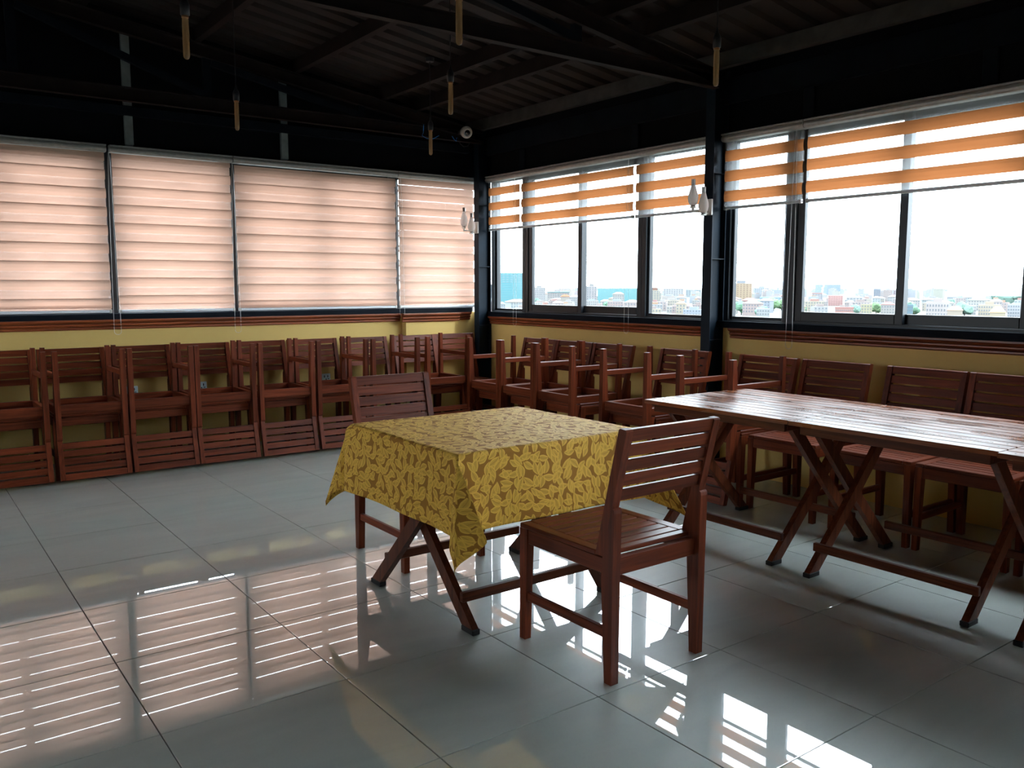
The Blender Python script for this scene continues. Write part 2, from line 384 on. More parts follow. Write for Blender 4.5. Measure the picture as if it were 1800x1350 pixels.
# ------------------------------------------------------------------ roof: ribbed sheet, purlins, trusses, columns
def roof_sheet():
    m = MB(); per = .186; prof = []; y = YM-.3; k0 = -.156*.98
    k = math.floor((YM-.3-k0)/per)
    ys = []
    while True:
        c = k0 + k*per; 
        if c > WY+.3: break
        ys += [(c-.045, 0), (c-.024, .024), (c+.024, .024), (c+.045, 0)]; k += 1
    xs = [XM-.3, WX+.35]; vs = []; 
    for x in xs:
        for (yy, dz) in ys: vs.append((x, yy, roof_z(x)+dz))
        for (yy, dz) in ys: vs.append((x, yy, roof_z(x)+dz+.004))
    n = len(ys); fs = []
    for i in range(n-1):
        fs.append((i, i+1, 2*n+i+1, 2*n+i)); fs.append((n+i, 3*n+i, 3*n+i+1, n+i+1))
    m.add(vs, fs); return m
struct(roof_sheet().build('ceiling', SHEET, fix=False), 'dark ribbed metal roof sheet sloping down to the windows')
for x in (4.09, 3.40, 3.05, 2.26, 1.47, .68, -.11, -.90, -1.69, -2.48, -3.27):
    m = MB(); zt = roof_z(x)-.004; h = .10
    m.box(x-.003, x+.003, YM, WY, zt-h, zt); m.box(x, x+.05, YM, WY, zt-.006, zt-.001); m.box(x, x+.05, YM, WY, zt-h, zt-h+.004)
    struct(m.build('purlin', EAVE if x == 4.09 else PURLIN))
def truss(y, x0, x1, zb, name_label):
    t = empty('roof_truss', (0, y, 0)); tag(t, name_label, None, None, 'structure')
    def cchan(p0, p1, h, wdt):
        m = MB(); p0 = Vector(p0); p1 = Vector(p1)
        m.bar(p0, p1, .006, h); m.bar(p0+Vector((0, -wdt/2, -h/2+.003)), p1+Vector((0, -wdt/2, -h/2+.003)), wdt, .005); m.bar(p0+Vector((0, -wdt/2, h/2-.003)), p1+Vector((0, -wdt/2, h/2-.003)), wdt, .005)
        return m
    cchan((x0, 0, zb+.05), (x1, 0, zb+.05), .10, .05).build('bottom_chord', PURLIN, t)
    cchan((x0, 0, roof_z(x0)-.165), (x1, 0, roof_z(x1)-.165), .10, .05).build('top_chord', PURLIN, t)
    x = x1-1.25; k = 0
    while x > x0:
        if roof_z(x)-.21 > zb+.12:
            MB().box(x-.03, x+.03, -.025, .012, zb+.10, roof_z(x)-.21).build('web_post', STEEL, t)
            xn = x-1.3
            if xn > x0: MB().bar((x-.03, -.02, zb+.12), (xn+.03, -.02, roof_z(xn)-.24), .04, .05).build('web_brace', STEEL, t)
        x -= 1.3; k += 1
    return t
truss(3.68, XM, 4.10, 2.66, 'dark steel truss nearest the closed blinds wall')
truss(.86, XM, 4.10, 2.66, 'dark steel truss running to the middle column')
truss(-2.02, XM, 4.10, 2.66, 'dark steel truss nearest the camera side')

def column(y0, label):
    c = empty('column', (4.10, y0, 0)); tag(c, label, None, None, 'structure')
    hw = .04; zt = 2.80
    MB().box(0, .008, -hw, hw, 0, zt).build('flange', COLUMN, c); MB().box(.138, .146, -hw, hw, 0, zt).build('flange', COLUMN, c)
    MB().box(.008, .138, -.004, .004, 0, zt).build('web', COLUMN, c)
    for z in (.94, 1.51, 2.10):
        for s in (-1, 1):
            MB().box(.009, .137, min(s*.004, s*(hw-.002)), max(s*.004, s*(hw-.002)), z, z+.006).build('stiffener', COLUMN, c)
    return c
column(3.757, 'blue-black steel H-column in the room corner')
column(.882, 'blue-black steel H-column between the open windows')
column(-1.993, 'blue-black steel H-column beyond the long tables')

# ------------------------------------------------------------------ windows
# right wall: bay between columns = narrow fixed, wide slider, narrow fixed
GX = 4.30
win_n = [0]
def bars_rect(axis, a0, a1, z0, z1, w, d0, d1, bot=None):
    # rectangular ring in plane of (axis,z)
    m = MB(); b = w if bot is None else bot
    def bx(p0, p1, q0, q1):
        if axis == 1: m.box(d0, d1, p0, p1, q0, q1, .003)
        else: m.box(p0, p1, d0, d1, q0, q1, .003)
    bx(a0, a0+w, z0, z1); bx(a1-w, a1, z0, z1); bx(a0+w, a1-w, z0, z0+b); bx(a0+w, a1-w, z1-w, z1)
    return m
def pane_box(axis, a0, a1, z0, z1, d, parent):
    m = MB(); 
    if axis == 1: m.box(d-.002, d+.002, a0, a1, z0, z1)
    else: m.box(a0, a1, d-.002, d+.002, z0, z1)
    # a single sheet is enough for the eye and halves the glass passes
    m = MB()
    if axis == 1: m.add([(d, a0, z0), (d, a1, z0), (d, a1, z1), (d, a0, z1)], [(0, 1, 2, 3)])
    else: m.add([(a0, d, z0), (a1, d, z0), (a1, d, z1), (a0, d, z1)], [(0, 1, 2, 3)])
    return m.build('pane', PANE, parent, fix=False)
def window(axis, a0, a1, zb, base, slider, label, zsill, fwid=.045):
    # base: inner face of the frame
    win_n[0] += 1
    f = bars_rect(axis, a0, a1, zsill, 2.38, fwid, base, base+(.085 if axis == 1 else .05), bot=zb-zsill-.03)
    w = f.build('window_%d' % win_n[0], FRAME); struct(w, label)
    i0, i1, z0, z1 = a0+.045, a1-.045, zb-.03, 2.335
    if not slider:
        bars_rect(axis, i0, i1, z0, z1, .022, base+.02, base+.06).build('sash', FRAME, w)
        pane_box(axis, i0+.022, i1-.022, z0+.022, z1-.022, base+.045, w)
    else:
        mid = (i0+i1)/2
        # the sash on the corner side runs in the outer track
        lo, hi = (i0, mid+.03), (mid-.03, i1)
        if axis == 1: fr, bk = lo, hi
        else: fr, bk = hi, lo
        for (q, dd) in ((hi, .008), (lo, .046)):
            bars_rect(axis, q[0], q[1], z0-.005, z1, .05, base+dd, base+dd+.034, bot=.065).build('sash', FRAME, w)
            pane_box(axis, q[0]+.05, q[1]-.05, z0+.06, z1-.05, base+dd+.017, w)
    return w
BX = WX+.012
for k, yc in enumerate((3.757, .882, -1.993)):
    ya, yb = yc-.02, yc-2.875+.05     # a bay from this column down to the next
    w = ['from the corner column to the middle column', 'beside the long tables', 'past the long tables'][k]
    window(1, ya-.545, ya, 1.118, BX, False, 'narrow fixed black window %s, bay end nearer the corner' % w, RT1)
    window(1, ya-2.055, ya-.545, 1.125, BX, True, 'wide two-pane sliding black window %s' % w, RT1)
    window(1, yb, ya-2.055, 1.118, BX, False, 'narrow fixed black window %s, bay end away from the corner' % w, RT1)
MB().box(WX-.03, WX+.10, YM, WY, RT1-.001, RT1+.048, .004).build('sill_flashing', STEEL, wr)
MB().box(WX+.012, WX+.14, YM, -4.82, RT1, 2.37).build('end_panel', PANEL, wr)
BY = WY+.05
xe = [(-3.6, -2.25, True), (-2.25, -1.5, False), (-1.5, -.62, False), (-.62, .855, True), (.855, 1.79, False), (1.79, 3.31, True), (3.31, 4.20, False)]
for (a, b, s) in xe:
    window(0, a, b, 1.15, BY, s, 'black window hidden behind the closed blind', LT1, .042)
MB().box(XM, -3.6, WY+.012, WY+.14, LT1, 2.37).build('end_panel', PANEL, wl)
MB().box(XM, WX-.1, WY-.012, WY+.10, LT1-.001, LT1+.045, .004).build('sill_flashing', STEEL, wl)

# ------------------------------------------------------------------ blinds
def strip(axis, a0, a1, z0, z1, d, bow=.0015, n=3, dt=0.0):
    m = MB(); vs = []; fs = []
    for k in range(n+1):
        t = k/n; z = z0+(z1-z0)*t; off = d - bow*math.sin(math.pi*t)*4 + dt*(1-t)
        for a in (a0, a1): vs.append((off, a, z) if axis == 1 else (a, off, z))
    for k in range(n): fs.append((2*k, 2*k+1, 2*k+3, 2*k+2))
    return m.add(vs, fs)
def beads(axis, a, d, ztop, zbot, wid=.05):
    pts = []; r = wid/2; n = int((ztop-zbot-r)/.0085)
    for k in range(n): pts.append((a-r*(k/n)**.5, ztop-k*.0085)); 
    m_ = max(6, int(math.pi*r/.0085))
    for k in range(m_+1): t = math.pi*k/m_; pts.append((a-r*math.cos(t), zbot+r-r*math.sin(t)))
    for k in range(n): pts.append((a+r*((n-k)/n)**.5, zbot+r+k*.0085))
    m = MB(); q = .0029
    for (aa, z) in pts:
        c = (d, aa, z) if axis == 1 else (aa, d, z)
        vs = [(c[0]+q, c[1], c[2]), (c[0]-q, c[1], c[2]), (c[0], c[1]+q, c[2]), (c[0], c[1]-q, c[2]), (c[0], c[1], c[2]+q*1.25), (c[0], c[1], c[2]-q*1.25)]
        m.add(vs, [(0, 2, 4), (2, 1, 4), (1, 3, 4), (3, 0, 4), (2, 0, 5), (1, 2, 5), (3, 1, 5), (0, 3, 5)])
    return m
def headrail(axis, a0, a1, face, z1):
    # fascia with a flat plate on top and a rounded nose
    pr = [(0, 0), (-.060, 0), (-.066, -.004), (-.066, -.012), (-.052, -.014), (-.060, -.022), (-.064, -.032), (-.062, -.044), (-.054, -.052), (-.044, -.055), (0, -.055)]
    return MB().prism([(face+d, z1+z) for d, z in pr], 1 if axis == 1 else 0, a0, a1)
def blind(axis, a0, a1, face, zbot, closed, label, ztop=2.372, chain=None, chain_z=.95, ph=0.0, ov=.003):
    fab = FAB_L if closed else FAB_R
    hd = headrail(axis, a0-.012, a1+.012, face, ztop)
    if axis == 1: b = empty('zebra_blind', (face-.03, (a0+a1)/2, zbot))
    else: b = empty('zebra_blind', ((a0+a1)/2, face-.03, zbot))
    tag(b, label, 'blind', 'two-layer roller blinds')
    inv = Matrix.Translation(-b.location)
    def put(m, name, mat, par=None, smooth=False, fix=False, lab=None):
        m.v = [tuple(Vector(v)-b.location) for v in m.v]
        o = m.build(name, mat, par or b, smooth, fix)
        if lab: o['label'] = lab
        return o
    put(hd, 'headrail', HEAD, fix=True)
    per = .137; d0, d1 = face-.026, face-.014
    z = 2.315; first = True
    op, sh = (.070+ov, .067-ov) if closed else (.074, .063)
    zt = ztop-.057
    # front layer from the top: an opaque band, then net, and so on down to the rail
    zc = zt + ph if closed else zt - .058 + ph
    if not closed: put(strip(axis, a0, a1, zc, zt, d0), 'net_band', SHEER); put(strip(axis, a0, a1, zc, zt, d1), 'net_band', SHEER)
    k = 0
    while zc > zbot+.03:
        lo = max(zc-op, zbot+.022); hi = min(zc, zt)
        if hi-lo > .006:
            put(strip(axis, a0, a1, lo, hi, d0, dt=-.0025 if closed else 0), 'fabric_band', fab)
        l2 = max(lo-sh, zbot+.022)
        if lo-l2 > .004:
            put(strip(axis, a0, a1, l2, lo, d0), 'net_band', SHEER)
            if not closed: put(strip(axis, a0, a1, l2, lo, d1), 'net_band', SHEER)
        if closed:
            c = (lo+l2)/2; r0, r1 = max(c-sh/2-ov, zbot+.022), min(c+sh/2+ov, zt)
            if r1-r0 > .006: put(strip(axis, a0+.002, a1-.002, r0, r1, d1), 'fabric_band', FAB_LR)
        zc = lo-sh; k += 1
    # bottom rail: round tube plus a slim clear gap and end caps
    zr = zbot+.011
    r = MB()
    if axis == 1: r.box(d0-.008, d1+.002, a0, a1, zbot, zbot+.020, .004)
    else: r.box(a0, a1, d0-.008, d1+.002, zbot, zbot+.020, .004)
    put(r, 'bottom_rail', RAIL, fix=True)
    for a in (a0, a1-.02):
        c = MB()
        if axis == 1: c.box(d0-.010, d1+.003, a, a+.02, zbot-.003, zbot+.023, .003)
        else: c.box(a, a+.02, d0-.010, d1+.003, zbot-.003, zbot+.023, .003)
        put(c, 'end_cap', HEAD, fix=True)
    if chain is not None:
        put(beads(axis, chain, d0-.016, zt, chain_z), 'bead_chain', BEADS)
    return b
L_BL = [(-3.55, -2.28, None), (-2.22, -1.52, None), (-1.47, -.65, None), (-.59, .835, .865), (.885, 1.775, 1.79), (1.808, 3.292, 3.34), (3.322, 4.165, None)]
L_LAB = ['closed peach blind farthest from the corner', 'closed peach blind second farthest from the corner', 'closed peach blind third farthest from the corner',
         'closed peach blind cut by the left picture edge', 'narrow closed peach blind, second from the left picture edge',
         'wide closed peach blind with a window post shadow down its middle', 'closed peach blind behind the corner wall lamp']
for k, ((a, b, c), lab) in enumerate(zip(L_BL, L_LAB)):
    blind(0, a, b, WY-.004, 1.122, True, lab, chain=c, chain_z=(.955, .955, .955, .955, .94, 1.045, 1)[k], ph=(.0, .02, .03, .012, .035, -.012, .01)[k], ov=(.0045, .0045, .0045, .0045, .0028, .004, .001)[k])
R_BL = [(3.212, 3.715, 3.275, .955), (1.737, 3.195, 1.785, .948), (.925, 1.714, None, 0), (.215, .842, .262, .912), (-1.885, .185, None, 0), (-2.70, -2.06, None, 0), (-4.22, -2.74, None, 0), (-4.80, -4.26, None, 0)]
R_LAB = ['narrow raised orange-striped blind next to the corner column', 'wide raised orange-striped blind in the middle of the far window bay',
         'raised orange-striped blind partly behind the middle wall lamp', 'narrow raised orange-striped blind just right of the middle column',
         'widest raised orange-striped blind above the long tables', 'raised orange-striped blind past the long tables, first', 'raised orange-striped blind past the long tables, second', 'raised orange-striped blind past the long tables, last']
for k, ((a, b, c, cz), lab) in enumerate(zip(R_BL[:5], R_LAB)):
    blind(1, a, b, WX-.004, 1.855, False, lab, chain=c, chain_z=cz, ph=(.004, .0, .002, .0, .006, 0, 0, 0)[k])

# ------------------------------------------------------------------ chairs
CW, CD, SH = .4525, .50, .445
def make_chair():
    t = empty('slatted_chair'); hx = CW/2; lw = .034; bv = .003
    for s in (-1, 1):
        xo, xi = s*hx, s*(hx-lw); xa, xb = min(xo, xi), max(xo, xi)
        # front leg, slightly tapered towards the foot
        m = MB(); ti = .006
        m.add([(xa+(ti if s > 0 else 0), -.25, 0), (xb-(ti if s < 0 else 0), -.25, 0), (xb-(ti if s < 0 else 0), -.218, 0), (xa+(ti if s > 0 else 0), -.218, 0),
               (xa, -.25, .427), (xb, -.25, .427), (xb, -.206, .427), (xa, -.206, .427)],
              [(3, 2, 1, 0), (4, 5, 6, 7), (0, 1, 5, 4), (1, 2, 6, 5), (2, 3, 7, 6), (3, 0, 4, 7)])
        m.build('leg', W[2], t)
        # rear leg: widens upward, then narrows to a rounded post behind the stile
        pr = [(.217, 0), (.25, 0), (.252, .36), (.256, .585), (.254, .597), (.248, .603), (.243, .600), (.240, .590), (.203, .44), (.196, .36)]
        MB().prism(pr, 0, xa, xb).build('leg', W[2], t)
        # leaning back stile
        st = [(.166, .432), (.203, .432), (.305, .862), (.300, .868), (.276, .870), (.270, .866)]
        e = .0015
        MB().prism(st, 0, xa+e, xb-e).build('back_stile', W[2], t)
        MB().box(min(xi, s*(hx-.004)), max(xi, s*(hx-.004)), -.206, .200, .372, .427, bv).build('apron', W[1], t)
        MB().box(s*(hx-.017)-.010, s*(hx-.017)+.010, -.215, .217, .150, .185, bv).build('stretcher', W[1], t)
        MB().box(min(s*hx, s*(hx-.045)), max(s*hx, s*(hx-.045)), -.25, .166, .427, SH, bv).build('seat_side', W[1], t)
    MB().box(-hx+lw, hx-lw, -.246, -.222, .372, .427, bv).build('apron', W[0], t)
    MB().box(-hx+lw, hx-lw, .205, .232, .365, .427, bv).build('apron', W[0], t)
    y = -.25; wds = [.052] + [.0455]*7
    for k, w in enumerate(wds):
        MB().box(-hx+.0455, hx-.0455, y, y+w, .428, SH-.0005, bv).build('seat_slat', W[0], t); y += w+.0062
    MB().box(-hx+lw+.001, hx-lw-.001, y, y+.05 if y+.05 < .204 else .204, .428, SH-.0005, bv).build('seat_slat', W[0], t)
    sl = (.305-.203)/(.862-.432)
    z = .622
    for k in range(5):
        h = .0405; z0, z1 = z, z+h
        if k == 4: z1 = .868
        yc0, yc1 = .203+(z0-.432)*sl-.018, .203+(z1-.432)*sl-.018
        th = .009 if k < 4 else .013
        MB().prism([(yc0-th, z0), (yc0+th, z0), (yc1+th, z1-.002), (yc1+th-.003, z1), (yc1-th+.003, z1), (yc1-th, z1-.002)], 0, -hx+lw-.001, hx-lw+.001).build('back_slat', W[0], t)
        z = z1+.0105
    return t
proto = make_chair(); note_kids()
used = [False]
def chair(x, y, rz, label, group=None, flip=False):
    if not used[0]: c = proto; used[0] = True
    else: c = copy_tree(proto)
    if 'group' in c: del c['group']
    tag(c, label, 'chair', group)
    if flip:
        # turned upside down, seat on seat, shifted off the lower backrest
        off = Vector((0, -.092)); ca, sa = math.cos(rz), math.sin(rz)
        dx, dy = -sa*off.y, ca*off.y
        c.matrix_world = Matrix.Translation((x+dx, y+dy, 2*SH)) @ Matrix.Rotation(rz, 4, 'Z') @ Matrix.Rotation(math.pi, 4, 'X')
    else:
        c.location = (x, y, 0); c.rotation_euler = (0, 0, rz)
    return c
chair(1.507, -.921, math.pi, 'slatted wooden chair seen from behind, pulled up to the gold tablecloth')
chair(1.507, .462, 0, 'slatted wooden chair facing us behind the gold tablecloth table')
chair(3.862, 3.53, 0, 'upright slatted chair standing in the corner beside the steel column, nothing stacked on it')
GS = 'chairs stacked in pairs along the walls'
LXS = [.048, .527, 1.001, 1.463, 1.936, 2.412, 2.885, 3.412]
ORD = ['first', 'second', 'third', 'fourth', 'fifth', 'sixth', 'seventh', 'eighth']
for k, x in enumerate(LXS):
    dy = -.02 if k == 7 else (-.035 if k == 6 else random.uniform(-.008, .008)); rz = random.uniform(-.012, .012)
    if k == 7: rz = .0
    chair(x, 3.54+dy, rz, 'upright chair underneath in the %s stacked pair from the left along the closed blinds' % ORD[k], GS)
    chair(x+random.uniform(-.006, .006), 3.54+dy+random.uniform(-.003, 0), rz+random.uniform(-.006, .006), 'upside-down chair on top of the %s stacked pair from the left along the closed blinds' % ORD[k], GS, True)
for k, x in enumerate((-.43, -.905, -1.38)):
    chair(x, 3.54, 0, 'upright lower chair of a stack beyond the left picture edge, number %s outward' % ORD[k], GS)
    chair(x, 3.54, 0, 'upside-down upper chair of a stack beyond the left picture edge, number %s outward' % ORD[k], GS, True)
RYS = [2.674, 2.215, 1.754, 1.008, .297]
for k, y in enumerate(RYS):
    rz = -math.pi/2 + (.006, .006, -.005, .012, -.01)[k]
    chair(3.76, y, rz, 'upright chair underneath in the %s stacked pair from the corner along the open windows' % ORD[k], GS)
    chair(3.76, y, rz, 'upside-down chair on top of the %s stacked pair from the corner along the open windows' % ORD[k], GS, True)
for k, y in enumerate((-.195, -.745, -1.215, -1.70, -2.2)):
    chair(3.765, y, -math.pi/2+(.01, -.012, .008, 0, 0)[k], 'unstacked upright chair behind the bare tables, %s from the stacked chairs' % ORD[k], 'single chairs tucked behind the long tables')

# ------------------------------------------------------------------ folding tables
TL, TWD_, TH = .905, .84, .715      # length (along y), width (along x), height
def make_table():
    t = empty('folding_table'); hl, hw = TL/2, TWD_/2
    n = 11; gap = .0065; sw = (TWD_-gap*(n-1))/n
    for k in range(n):
        x = -hw+k*(sw+gap)
        MB().box(x, x+sw, -hl, hl, TH-.020, TH, .0018).build('slat', TT, t)
    for s in (-1, 1):
        MB().box(s*(hw-.045)-.011, s*(hw-.045)+.011, -hl+.04, hl-.04, TH-.062, TH-.0205, .003).build('apron', TW[1], t)
        MB().box(-hw+.056, hw-.056, s*(hl-.05)-.011, s*(hl-.05)+.011, TH-.062, TH-.0205, .003).build('apron', TW[0], t)
        # screw plugs along the end of the slats
        pm = MB()
        for k in range(n):
            x = -hw+k*(sw+gap)+sw/2; pm.lathe([(.004, 0), (.004, .0006)], (x, s*(hl-.05), TH), 6)
        pm.build('screw_plugs', BLACKP, t)
        # crossed legs at this end; outer leg and inner leg side by side
        for q in (-1, 1):
            yy = s*(hl-.085) + (s*.016 if q > 0 else -s*.016)
            p0 = Vector((q*(hw-.075), yy, .018)); p1 = Vector((-q*(hw-.115), yy, TH-.022))
            d = (p1-p0).normalized(); nrm = Vector((d.z, 0, -d.x))
            lg = MB(); w = .027
            pts = [p0, p0.lerp(p1, .30)+nrm*(-q*.006), p0.lerp(p1, .5)+nrm*(-q*.008), p0.lerp(p1, .70)+nrm*(-q*.006), p1]
            vs = []
            for p in pts:
                for (a, c) in ((-1, -1), (1, -1), (1, 1), (-1, 1)):
                    v = p + nrm*a*w; vs.append((v.x, yy+c*.0145, v.z))
            # square the ends to floor and top
            for i in range(4):
                vx, vy, vz = vs[i]; kx = (p0.z-vz)/d.z; vs[i] = (vx+d.x*kx, vy, p0.z)
                vx, vy, vz = vs[16+i]; kx = (p1.z-vz)/d.z; vs[16+i] = (vx+d.x*kx, vy, p1.z)
            fs = [(0, 1, 2, 3), (16, 17, 18, 19)]
            for i in range(4):
                for k in range(4): fs.append((i*4+k, i*4+(k+1) % 4, (i+1)*4+(k+1) % 4, (i+1)*4+k))
            leg = lg.add(vs, fs).build('leg', TW[2], t)
            xs = [v[0] for v in vs[:4]]
            MB().box(min(xs)-.003, max(xs)+.003, yy-.018, yy+.018, 0, .022, .003).build('rubber_foot', RUBBER, leg)
    for q in (-1, 1):
        MB().box(q*(hw-.115)-.012, q*(hw-.115)+.012, -hl+.085+.0, hl-.085, .110, .148, .003).build('stretcher', TW[1], t)
    return t
ta = make_table(); note_kids()
tag(ta, 'bare slatted wooden folding table nearest the stacked chairs', 'table', 'wooden folding tables')
tb = copy_tree(ta); tc_ = copy_tree(ta); td = copy_tree(ta); 
ta.location = (3.115, -.365, 0)
tb.location = (3.110, -1.275, 0); tb.rotation_euler = (0, 0, .006); tag(tb, 'bare slatted wooden folding table in the middle of the row', 'table', 'wooden folding tables')
tc_.location = (3.085, -2.188, 0); tag(tc_, 'bare slatted wooden folding table at the right picture edge', 'table', 'wooden folding tables')
td.location = (1.507, -.178, 0); td.rotation_euler = (0, 0, math.pi/2); tag(td, 'folding table with crossed legs under the gold tablecloth', 'table', 'wooden folding tables')

# ------------------------------------------------------------------ tablecloth
def cloth():
    hx, hy = TL/2+.004, TWD_/2+.004; dx, dy = .30, .295; top = TH+.004; n = 64; no = 34
    def axis_samples(h, d):
        s = [h*(-1+2*k/n) for k in range(n+1)]; e = [h+d*(k+1)/no for k in range(no)]
        return [-q for q in e[::-1]] + s + e
    U, V = axis_samples(hx, dx), axis_samples(hy, dy)
    rng = random.Random(3)
    def wave(u, ph): return .5+.5*math.sin(u*9.0+ph)*math.cos(u*4.1+ph*2.3)
    folds = {(-1, -1): ((-.05, -1.0), .42, 45), (-1, 1): ((-.35, .93), .38, 48), (1, -1): ((.45, -.89), .50, 45), (1, 1): ((.7, .7), .5, 45)}
    def f(u, v):
        au, av = abs(u)-hx, abs(v)-hy; su, sv = (1 if u > 0 else -1), (1 if v > 0 else -1)
        if au <= 0 and av <= 0:
            z = top
            # pressed creases, a third of the way and across the middle
            for c in (0.02, ): z += .0035*math.exp(-((u-c)/.006)**2)*(.6+.4*math.sin(v*13))
            z += .0035*math.exp(-((v+.01)/.006)**2)*(.6+.4*math.sin(u*17))
            for c in (-.30, .32): z += .0015*math.exp(-((u-c)/.006)**2); z += .0015*math.exp(-((v-c*.9)/.006)**2)
            z += .0012*math.sin(u*11+v*5)*math.sin(v*9)
            return (u, v, max(z, top-.0015))
        def drop(a):   # rounded edge then hang
            r = .010
            if a < r*1.57: t = a/r; return r*math.sin(t), r*(1-math.cos(t))
            return r, r+(a-r*1.57)
        if av <= 0:
            o, z = drop(au); k = min(1, au/.2)
            ends = math.exp(-((hy-abs(v))/.12)**2)
            return (su*(hx+o+k*(.016*wave(v, su)+.006)+ends*au*.06), v, top-z*.992)
        if au <= 0:
            o, z = drop(av); k = min(1, av/.2)
            ends = math.exp(-((hx-abs(u))/.12)**2)
            return (u, sv*(hy+o+k*(.012*wave(u, 1.3*sv)+.006)+ends*av*.06), top-z*.992)
        r = math.hypot(au, av); th = math.degrees(math.atan2(av, au)); fd, kk, t0 = folds[(su, sv)]
        s = th/t0 if th < t0 else (90-th)/(90-t0); s = s*s*(3-2*s)*.5+s*.5
        m = r*kk*s
        if (su, sv) == (-1, -1):
            # this corner hangs in a double fold: the tip leans out, the front layer laps over to the side
            cps = [(0, -.06, 0), (25, -.13, -.05), (45, -.13, -.16), (66, .13, -.40), (80, .04, -.20), (90, 0, -.06)]
            for (t0_, x0_, y0_), (t1_, x1_, y1_) in zip(cps, cps[1:]):
                if th <= t1_:
                    q = (th-t0_)/(t1_-t0_); q = q*q*(3-2*q); ox, oy = x0_+(x1_-x0_)*q, y0_+(y1_-y0_)*q; break
            ox *= r; oy *= r; z = math.sqrt(max(r*r-ox*ox-oy*oy, (r*.5)**2))
            return (-(hx+.012)+ox, -(hy+.012)+oy, top-.004-z*.985)
        bx = .010+.006+.06*au; by = .010+.006+.06*av
        z = math.sqrt(max(r*r-m*m, (r*.5)**2))
        wob = .012*math.sin(th*math.pi/45)*r/.3
        return (su*(hx+.012+ (1-s)*(1-th/90)*.02) + fd[0]*m + wob*fd[1], sv*(hy+.012+(1-s)*(th/90)*.02) + fd[1]*m - wob*fd[0], top-.004-z*.985)
    m = MB(); nu, nv = len(U), len(V)
    vs = [f(u, v) for v in V for u in U]
    fs = [(j*nu+i, j*nu+i+1, (j+1)*nu+i+1, (j+1)*nu+i) for j in range(nv-1) for i in range(nu-1)]
    m.add(vs, fs)
    o = m.build('tablecloth', CLOTH, None, True, False)
    uvl = o.data.uv_layers.new(name='UVMap')
    for lp in o.data.loops:
        q = lp.vertex_index; uvl.data[lp.index].uv = (U[q % nu], V[q//nu])
    md = o.modifiers.new('thick', 'SOLIDIFY'); md.thickness = .0012; md.offset = 1
    o.location = (1.507, -.178, 0)
    tag(o, 'gold leaf-patterned damask cloth draped over the square table', 'tablecloth')
cloth()

# ------------------------------------------------------------------ hanging bulbs, wall lamps, camera, sockets
def bulb(x, y, label, zb=2.33):
    b = empty('pendant_bulb', (x, y, zb)); tag(b, label, 'bulb', 'tube bulbs hanging on black cords')
    L = .185
    pr = [(.001, 0), (.006, .0012), (.011, .005), (.0135, .010), (.015, .017), (.015, L-.02), (.0145, L-.012), (.013, L)]
    MB().lathe(pr, (0, 0, 0), 16).build('glass_tube', BULB, b, True)
    MB().tube([(-.003, 0, .012), (-.003, 0, L-.02)], .0009, 4).build('filament', STEELTOP, b); MB().tube([(.003, 0, .012), (.003, 0, L-.02)], .0009, 4).build('filament', STEELTOP, b)
    MB().lathe([(.0145, L-.006), (.0155, L-.005), (.0155, L+.002), (.0145, L+.004)], (0, 0, 0), 16).build('brass_collar', plainbrass, b)
    MB().lathe([(.014, L+.003), (.020, L+.006), (.021, L+.05), (.016, L+.066), (.008, L+.078), (.005, L+.10)], (0, 0, 0), 16).build('socket', BLACKP, b, True)
    zt = roof_z(x)-.006-zb
    MB().tube([(0, 0, L+.09), (0, 0, zt)], .0032, 6).build('cord', BLACKP, b)
    MB().lathe([(.03, zt-.03), (.034, zt-.012), (.034, zt)], (0, 0, 0), 14).build('ceiling_cup', BLACKP, b)
plainbrass = plain('dull_brass', (.28, .15, .07), .35, .5, metal=.7)
for x, y, lab in ((.597, .902, 'tube bulb hanging leftmost, high over the left floor'), (1.367, 2.50, 'small tube bulb hanging in front of the pale studs of the blinds wall'),
                  (1.455, -.013, 'tube bulb hanging straight above the gold tablecloth, cut by the top picture edge'), (2.209, 1.238, 'tube bulb hanging midway between tablecloth and corner, long cord in view'),
                  (2.921, 2.644, 'smallest tube bulb, hanging lowest in view next to the corner security camera'), (2.907, -.169, 'tube bulb hanging in front of the middle column head')):
    bulb(x, y, lab)

def sconce(y, zc, label):
    s = empty('wall_lamp', (4.10, y, zc)); tag(s, label, 'wall lamp', 'twin vase-shaped wall lamps')
    MB().box(-.016, 0, -.042, .042, -.055, .055, .003).build('back_plate', WHITE, s)
    for (dx, dy, dz) in ((-.062, -.010, -.012), (-.118, .035, .040)):
        arm = MB().box(min(dx, -.012), -.012, dy-.010, dy+.010, -.048+dz*.3, -.034+dz*.3, .002); arm.box(dx-.016, dx+.016, dy-.016, dy+.016, -.048+dz, -.038+dz, .002)
        if dz > 0: arm.box(dx-.006, dx+.006, dy-.008, dy+.008, -.048+dz*.3, -.04+dz, .001)
        arm.build('arm', WHITE, s)
        b = (dx, dy, -.035+dz)
        MB().lathe([(.014, -.004), (.017, 0), (.017, .016), (.012, .022)], b, 14).build('lamp_cup', STEELTOP, s, True)
        g = MB().lathe([(.020, .006), (.030, .022), (.036, .048), (.034, .074), (.025, .104), (.018, .128), (.014, .146)], b, 18).build('glass_shade', FROST, s, True)
        MB().lathe([(.0145, .138), (.0145, .182), (.010, .1825)], b, 12).build('chimney_cap', STEELTOP, s)
sconce(3.757, 1.885, 'white twin vase-shaped wall lamp on the corner column')
sconce(.882, 1.868, 'white twin vase-shaped wall lamp on the middle column')

